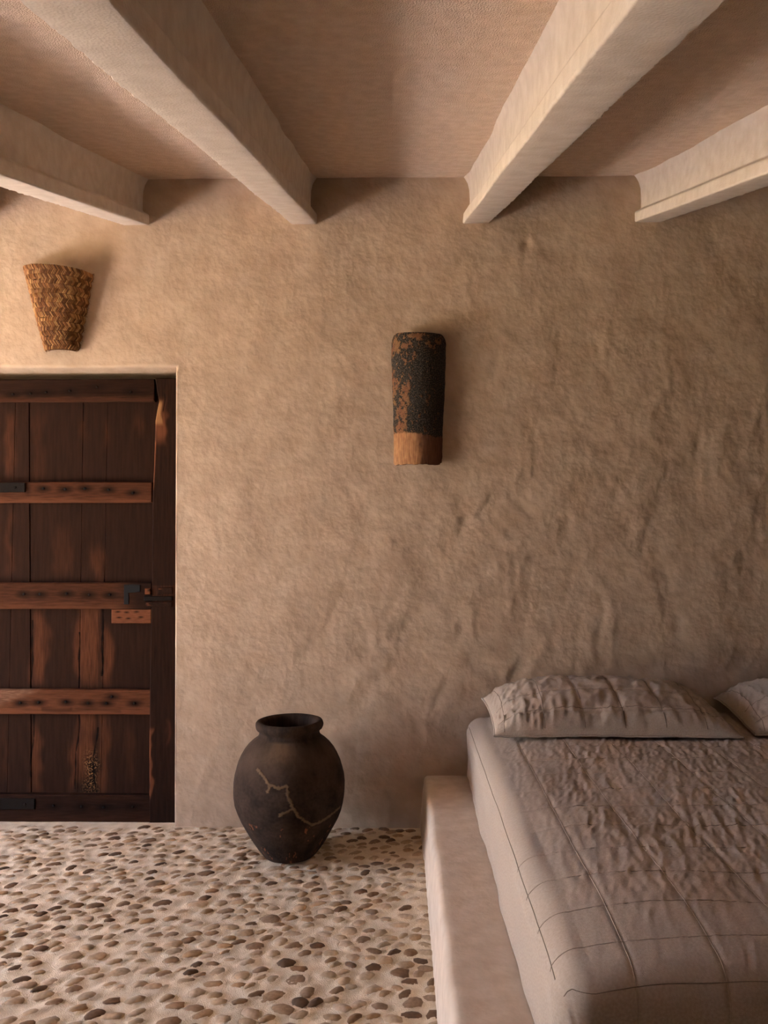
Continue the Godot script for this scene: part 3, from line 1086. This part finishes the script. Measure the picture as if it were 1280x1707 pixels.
	var m := matte(Color.WHITE, 0.85)
	m.albedo_texture = tex
	m.metallic_specular = 0.15
	m.heightmap_enabled = true
	m.heightmap_texture = ImageTexture.create_from_image(Image.create_from_data(tw, th, false, Image.FORMAT_L8, height))
	m.heightmap_scale = 0.5
	var jar := put("clay_jar", mesh_of([lattice(pts, nu, prof.size(), uvs)]), m)
	jar.position = Vector3(-0.411, 0.003, 0.285)
	jar.rotation.y = atan2(0.411, 3.165)
	tag(jar, "dark brown earthen jar with a mended crack, standing on the pebble floor by the wall", "jar")


func build_tile() -> void:
	var th := 320
	var tw := 144
	var tex := picture(tw, th, func(i: int, j: int) -> Color:
		var u := float(i) / tw
		var v := float(j) / th
		var x := u * 0.24
		var y := v * 0.55
		var f := noise_b.get_noise_2d(x * 150.0, y * 150.0) * 0.5 + 0.5
		var g := noise_b.get_noise_2d(x * 45.0 + 5.0, y * 32.0) * 0.5 + 0.5
		var big := noise_b.get_noise_2d(x * 16.0 + 9.0, y * 9.0) * 0.5 + 0.5
		var clay := Color(0.27, 0.115, 0.048).lerp(Color(0.36, 0.175, 0.075), g)
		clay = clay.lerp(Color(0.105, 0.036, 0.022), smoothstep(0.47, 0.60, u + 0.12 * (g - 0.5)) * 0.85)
		clay = clay * (0.75 + 0.4 * noise_b.get_noise_2d(x * 170.0, y * 12.0)) + clay * 0.1
		var lichen := Color(0.012, 0.009, 0.007).lerp(Color(0.075, 0.052, 0.036), smoothstep(0.42, 0.75, f))
		lichen = lichen.lerp(Color(0.12, 0.068, 0.030), 0.8 * smoothstep(0.66, 0.78, 0.55 * f + 0.45 * g))
		# ochre and rust blotches, more of them on the lit left side
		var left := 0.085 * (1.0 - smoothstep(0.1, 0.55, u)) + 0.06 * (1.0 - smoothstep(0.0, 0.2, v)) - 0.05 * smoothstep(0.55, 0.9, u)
		var spots := 0.0
		for q in [[0.62, 0.10, 0.09, 0.03], [0.05, 0.45, 0.06, 0.09], [0.30, 0.50, 0.10, 0.09], [0.28, 0.60, 0.09, 0.04], [0.74, 0.43, 0.05, 0.02], [0.25, 0.71, 0.08, 0.05], [0.45, 0.03, 0.09, 0.03], [0.15, 0.11, 0.10, 0.05], [0.80, 0.06, 0.06, 0.03], [0.85, 0.60, 0.04, 0.02]]:
			spots = maxf(spots, exp(-pow((u - q[0]) / q[2], 2.0) - pow((v - q[1]) / q[3], 2.0)))
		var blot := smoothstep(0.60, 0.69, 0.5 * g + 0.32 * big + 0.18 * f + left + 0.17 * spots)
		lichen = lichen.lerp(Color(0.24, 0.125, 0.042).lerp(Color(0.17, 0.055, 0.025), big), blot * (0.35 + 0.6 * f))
		var line := 0.755 + 0.03 * smoothstep(0.3, 0.8, u) + 0.03 * (g - 0.5) + 0.015 * (f - 0.5)
		return lichen.lerp(clay, smoothstep(line - 0.008, line + 0.008, v)))
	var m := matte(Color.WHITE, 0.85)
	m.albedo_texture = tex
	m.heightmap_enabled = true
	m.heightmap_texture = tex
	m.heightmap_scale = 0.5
	# tapered half-round tile, hollow towards the wall
	var nu := 61
	var nv := 81
	var outer := PackedVector3Array()
	var inner := PackedVector3Array()
	var uvs := PackedVector2Array()
	var iuv := PackedVector2Array()
	for j in nv:
		var v := float(j) / (nv - 1)
		for i in nu:
			var u := float(i) / (nu - 1)
			var q := u * 2.0 - 1.0
			var half := lerpf(0.1005, 0.1135, smoothstep(0.0, 1.0, v)) + 0.0015 * noise_c.get_noise_2d(v * 5.0, signf(q) * 4.0)
			var ang := q * 1.22
			var rad := half / sin(1.22)
			var edge := absf(q)
			# the corners at the head are well rounded, those at the foot only chipped
			var len_top := 0.5425 - 0.036 * pow(maxf(0.0, (edge - 0.62) / 0.38), 2.4) - 0.003 * q
			var len_low := 0.007 * pow(maxf(0.0, (edge - 0.8) / 0.2), 2.0) + 0.003 * noise_c.get_noise_2d(q * 3.0, 7.0) + (0.006 if q > 0.86 else 0.0)
			var y := lerpf(len_low, len_top, v)
			var bend := 0.0015 * noise_b.get_noise_2d(q * 6.0, v * 14.0)
			var deep := 0.058 / (1.0 - cos(1.22)) * (0.5425 * 0.0 + 1.0)
			var z := (cos(ang) - cos(1.22)) * deep
			outer.append(Vector3(sin(ang) * (rad + bend), y, z + 0.004 + bend))
			var k := 0.885
			inner.append(Vector3(sin(ang) * rad * k, y, z * 0.80 + 0.0035))
			uvs.append(Vector2(u, 1.0 - v))
			iuv.append(Vector2(u, 1.0 - v))
	var rev := PackedVector3Array()
	var ruv := PackedVector2Array()
	for j in nv:
		for i in nu:
			rev.append(inner[j * nu + nu - 1 - i])
			ruv.append(iuv[j * nu + nu - 1 - i])
	var rim := PackedVector3Array()
	var rimuv := PackedVector2Array()
	var loop := []
	for i in nu: loop.append(i)
	for j in range(1, nv): loop.append(j * nu + nu - 1)
	for i in range(nu - 2, -1, -1): loop.append((nv - 1) * nu + i)
	for j in range(nv - 2, -1, -1): loop.append(j * nu)
	for k in loop:
		rim.append(inner[k])
		rimuv.append(uvs[k])
	for k in loop:
		rim.append(outer[k])
		rimuv.append(uvs[k])
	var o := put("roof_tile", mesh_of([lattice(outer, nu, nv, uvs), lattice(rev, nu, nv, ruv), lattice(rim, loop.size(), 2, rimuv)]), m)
	o.position = Vector3(0.0865, 1.5055, 0.004)
	o.rotation.z = -0.006
	tag(o, "old curved clay roof tile, blackened with lichen and bare orange at its foot, hung on the wall", "roof tile")


func build_basket() -> void:
	# half a cone of plaited esparto, open above and below
	var top_y := 2.322
	var low_y := 1.985
	var b := base("wall_basket", Vector3(-1.418, low_y, 0.006))
	tag(b, "plaited straw half-cone basket hanging on the wall above the wooden door", "basket")
	var rad := func(v: float) -> float:        # v 0 foot, 1 rim
		return lerpf(0.066, 0.142, pow(v, 0.92))
	var centre := func(v: float) -> float:
		return lerpf(0.014, -0.002, v)
	var at := func(u: float, v: float, out: float) -> Vector3:   # u -1 left .. 1 right
		var r: float = rad.call(v)
		var a := u * 1.50
		var tilt := -0.032 * u * v + 0.0 * u        # the rim hangs lower on the right
		return Vector3(centre.call(v) + sin(a) * (r + out), v * (top_y - low_y) + tilt * 0.5, (cos(a) - cos(1.5)) * (r * 0.74) + out * cos(a))
	var straw := [Color(0.45, 0.30, 0.175), Color(0.52, 0.365, 0.225), Color(0.39, 0.25, 0.145), Color(0.56, 0.415, 0.265), Color(0.34, 0.21, 0.12)]
	var m := matte(Color(1.0, 1.0, 1.0), 0.8)
	m.vertex_color_use_as_albedo = true
	var bands := 9
	# the body behind the strands
	var nu := 41
	var nv := 33
	var body := PackedVector3Array()
	var lin := PackedVector3Array()
	for j in nv:
		for i in nu:
			body.append(at.call(float(i) / (nu - 1) * 2 - 1, float(j) / (nv - 1), -0.006))
			lin.append(at.call(1 - float(i) / (nu - 1) * 2, float(j) / (nv - 1), -0.012))
	put("lining", mesh_of([lattice(body, nu, nv), lattice(lin, nu, nv)]), matte(Color(0.30, 0.185, 0.105), 0.95), b)
	for k in bands:
		var strands := []
		var v0 := float(k) / bands
		var v1 := float(k + 1) / bands
		var mid := (v0 + v1) * 0.5
		var r: float = rad.call(mid)
		var count := int(r * 3.0 / 0.0064)
		var bulge := 0.0055
		for row in 2:
			for i in count:
				var u0 := (float(i) + rnd(-0.12, 0.12)) / count * 2.0 - 1.0
				var lean := 1.5 / count * 2.0 * 1.15
				var va := v0 + (0.02 if row == 0 else 0.0) / bands
				var run := PackedVector3Array()
				for q in 5:
					var t := q / 4.0
					var v := lerpf(v0 + 0.03 / bands, mid + 0.06 / bands, t) if row == 0 else lerpf(v1 - 0.03 / bands, mid - 0.06 / bands, t)
					var u := clampf(u0 + lean * (t - 0.5), -1.0, 1.0)
					run.append(at.call(u, v, bulge * (0.25 + 0.75 * sin(PI * (0.12 + 0.6 * t))) + rnd(-0.0005, 0.0005)))
				var c := cord(run, rnd(0.0025, 0.0034), 5, 0.35)
				var cc := PackedColorArray()
				cc.resize(c[Mesh.ARRAY_VERTEX].size())
				cc.fill((straw[rng.randi_range(0, 4)] * rnd(0.95, 1.22)).srgb_to_linear())
				c[Mesh.ARRAY_COLOR] = cc
				strands.append(c)
		put("plaited_band", mesh_of([merge(strands)]), m, b)
	# loose ends along the foot and the right edge
	var ends := []
	for k in 300:
		var p: Vector3
		var d: Vector3
		var which := k % 4
		if which == 0 or which == 3:
			p = at.call(rnd(-1, 1), 0.01, 0.002)
			d = Vector3(rnd(-0.5, 0.7), rnd(-1, 0.15), rnd(0, 0.3))
		elif which == 1:
			p = at.call(0.97, rnd(0, 1), 0.003)
			d = Vector3(rnd(0.2, 1), rnd(-0.8, 0.5), rnd(0, 0.2))
		else:
			p = at.call(rnd(-1, 1) if k % 8 < 4 else 0.95, 0.99, 0.002)
			d = Vector3(rnd(-0.5, 0.8), rnd(0, 0.5), rnd(-0.2, 0.2))
		var l := rnd(0.006, 0.018)
		var run := PackedVector3Array([p, p + d * l * 0.5 + Vector3(rnd(-1, 1), rnd(-1, 1), 0) * 0.002, p + d * l])
		run[1].z = maxf(run[1].z, 0.003)
		run[2].z = maxf(run[2].z, 0.003)
		var c := cord(run, 0.00055, 4, 0.5)
		var cc := PackedColorArray()
		cc.resize(c[Mesh.ARRAY_VERTEX].size())
		cc.fill((straw[k % 5]).srgb_to_linear())
		c[Mesh.ARRAY_COLOR] = cc
		ends.append(c)
	put("loose_fibres", mesh_of([merge(ends)]), m, b).set_meta("kind", "stuff")
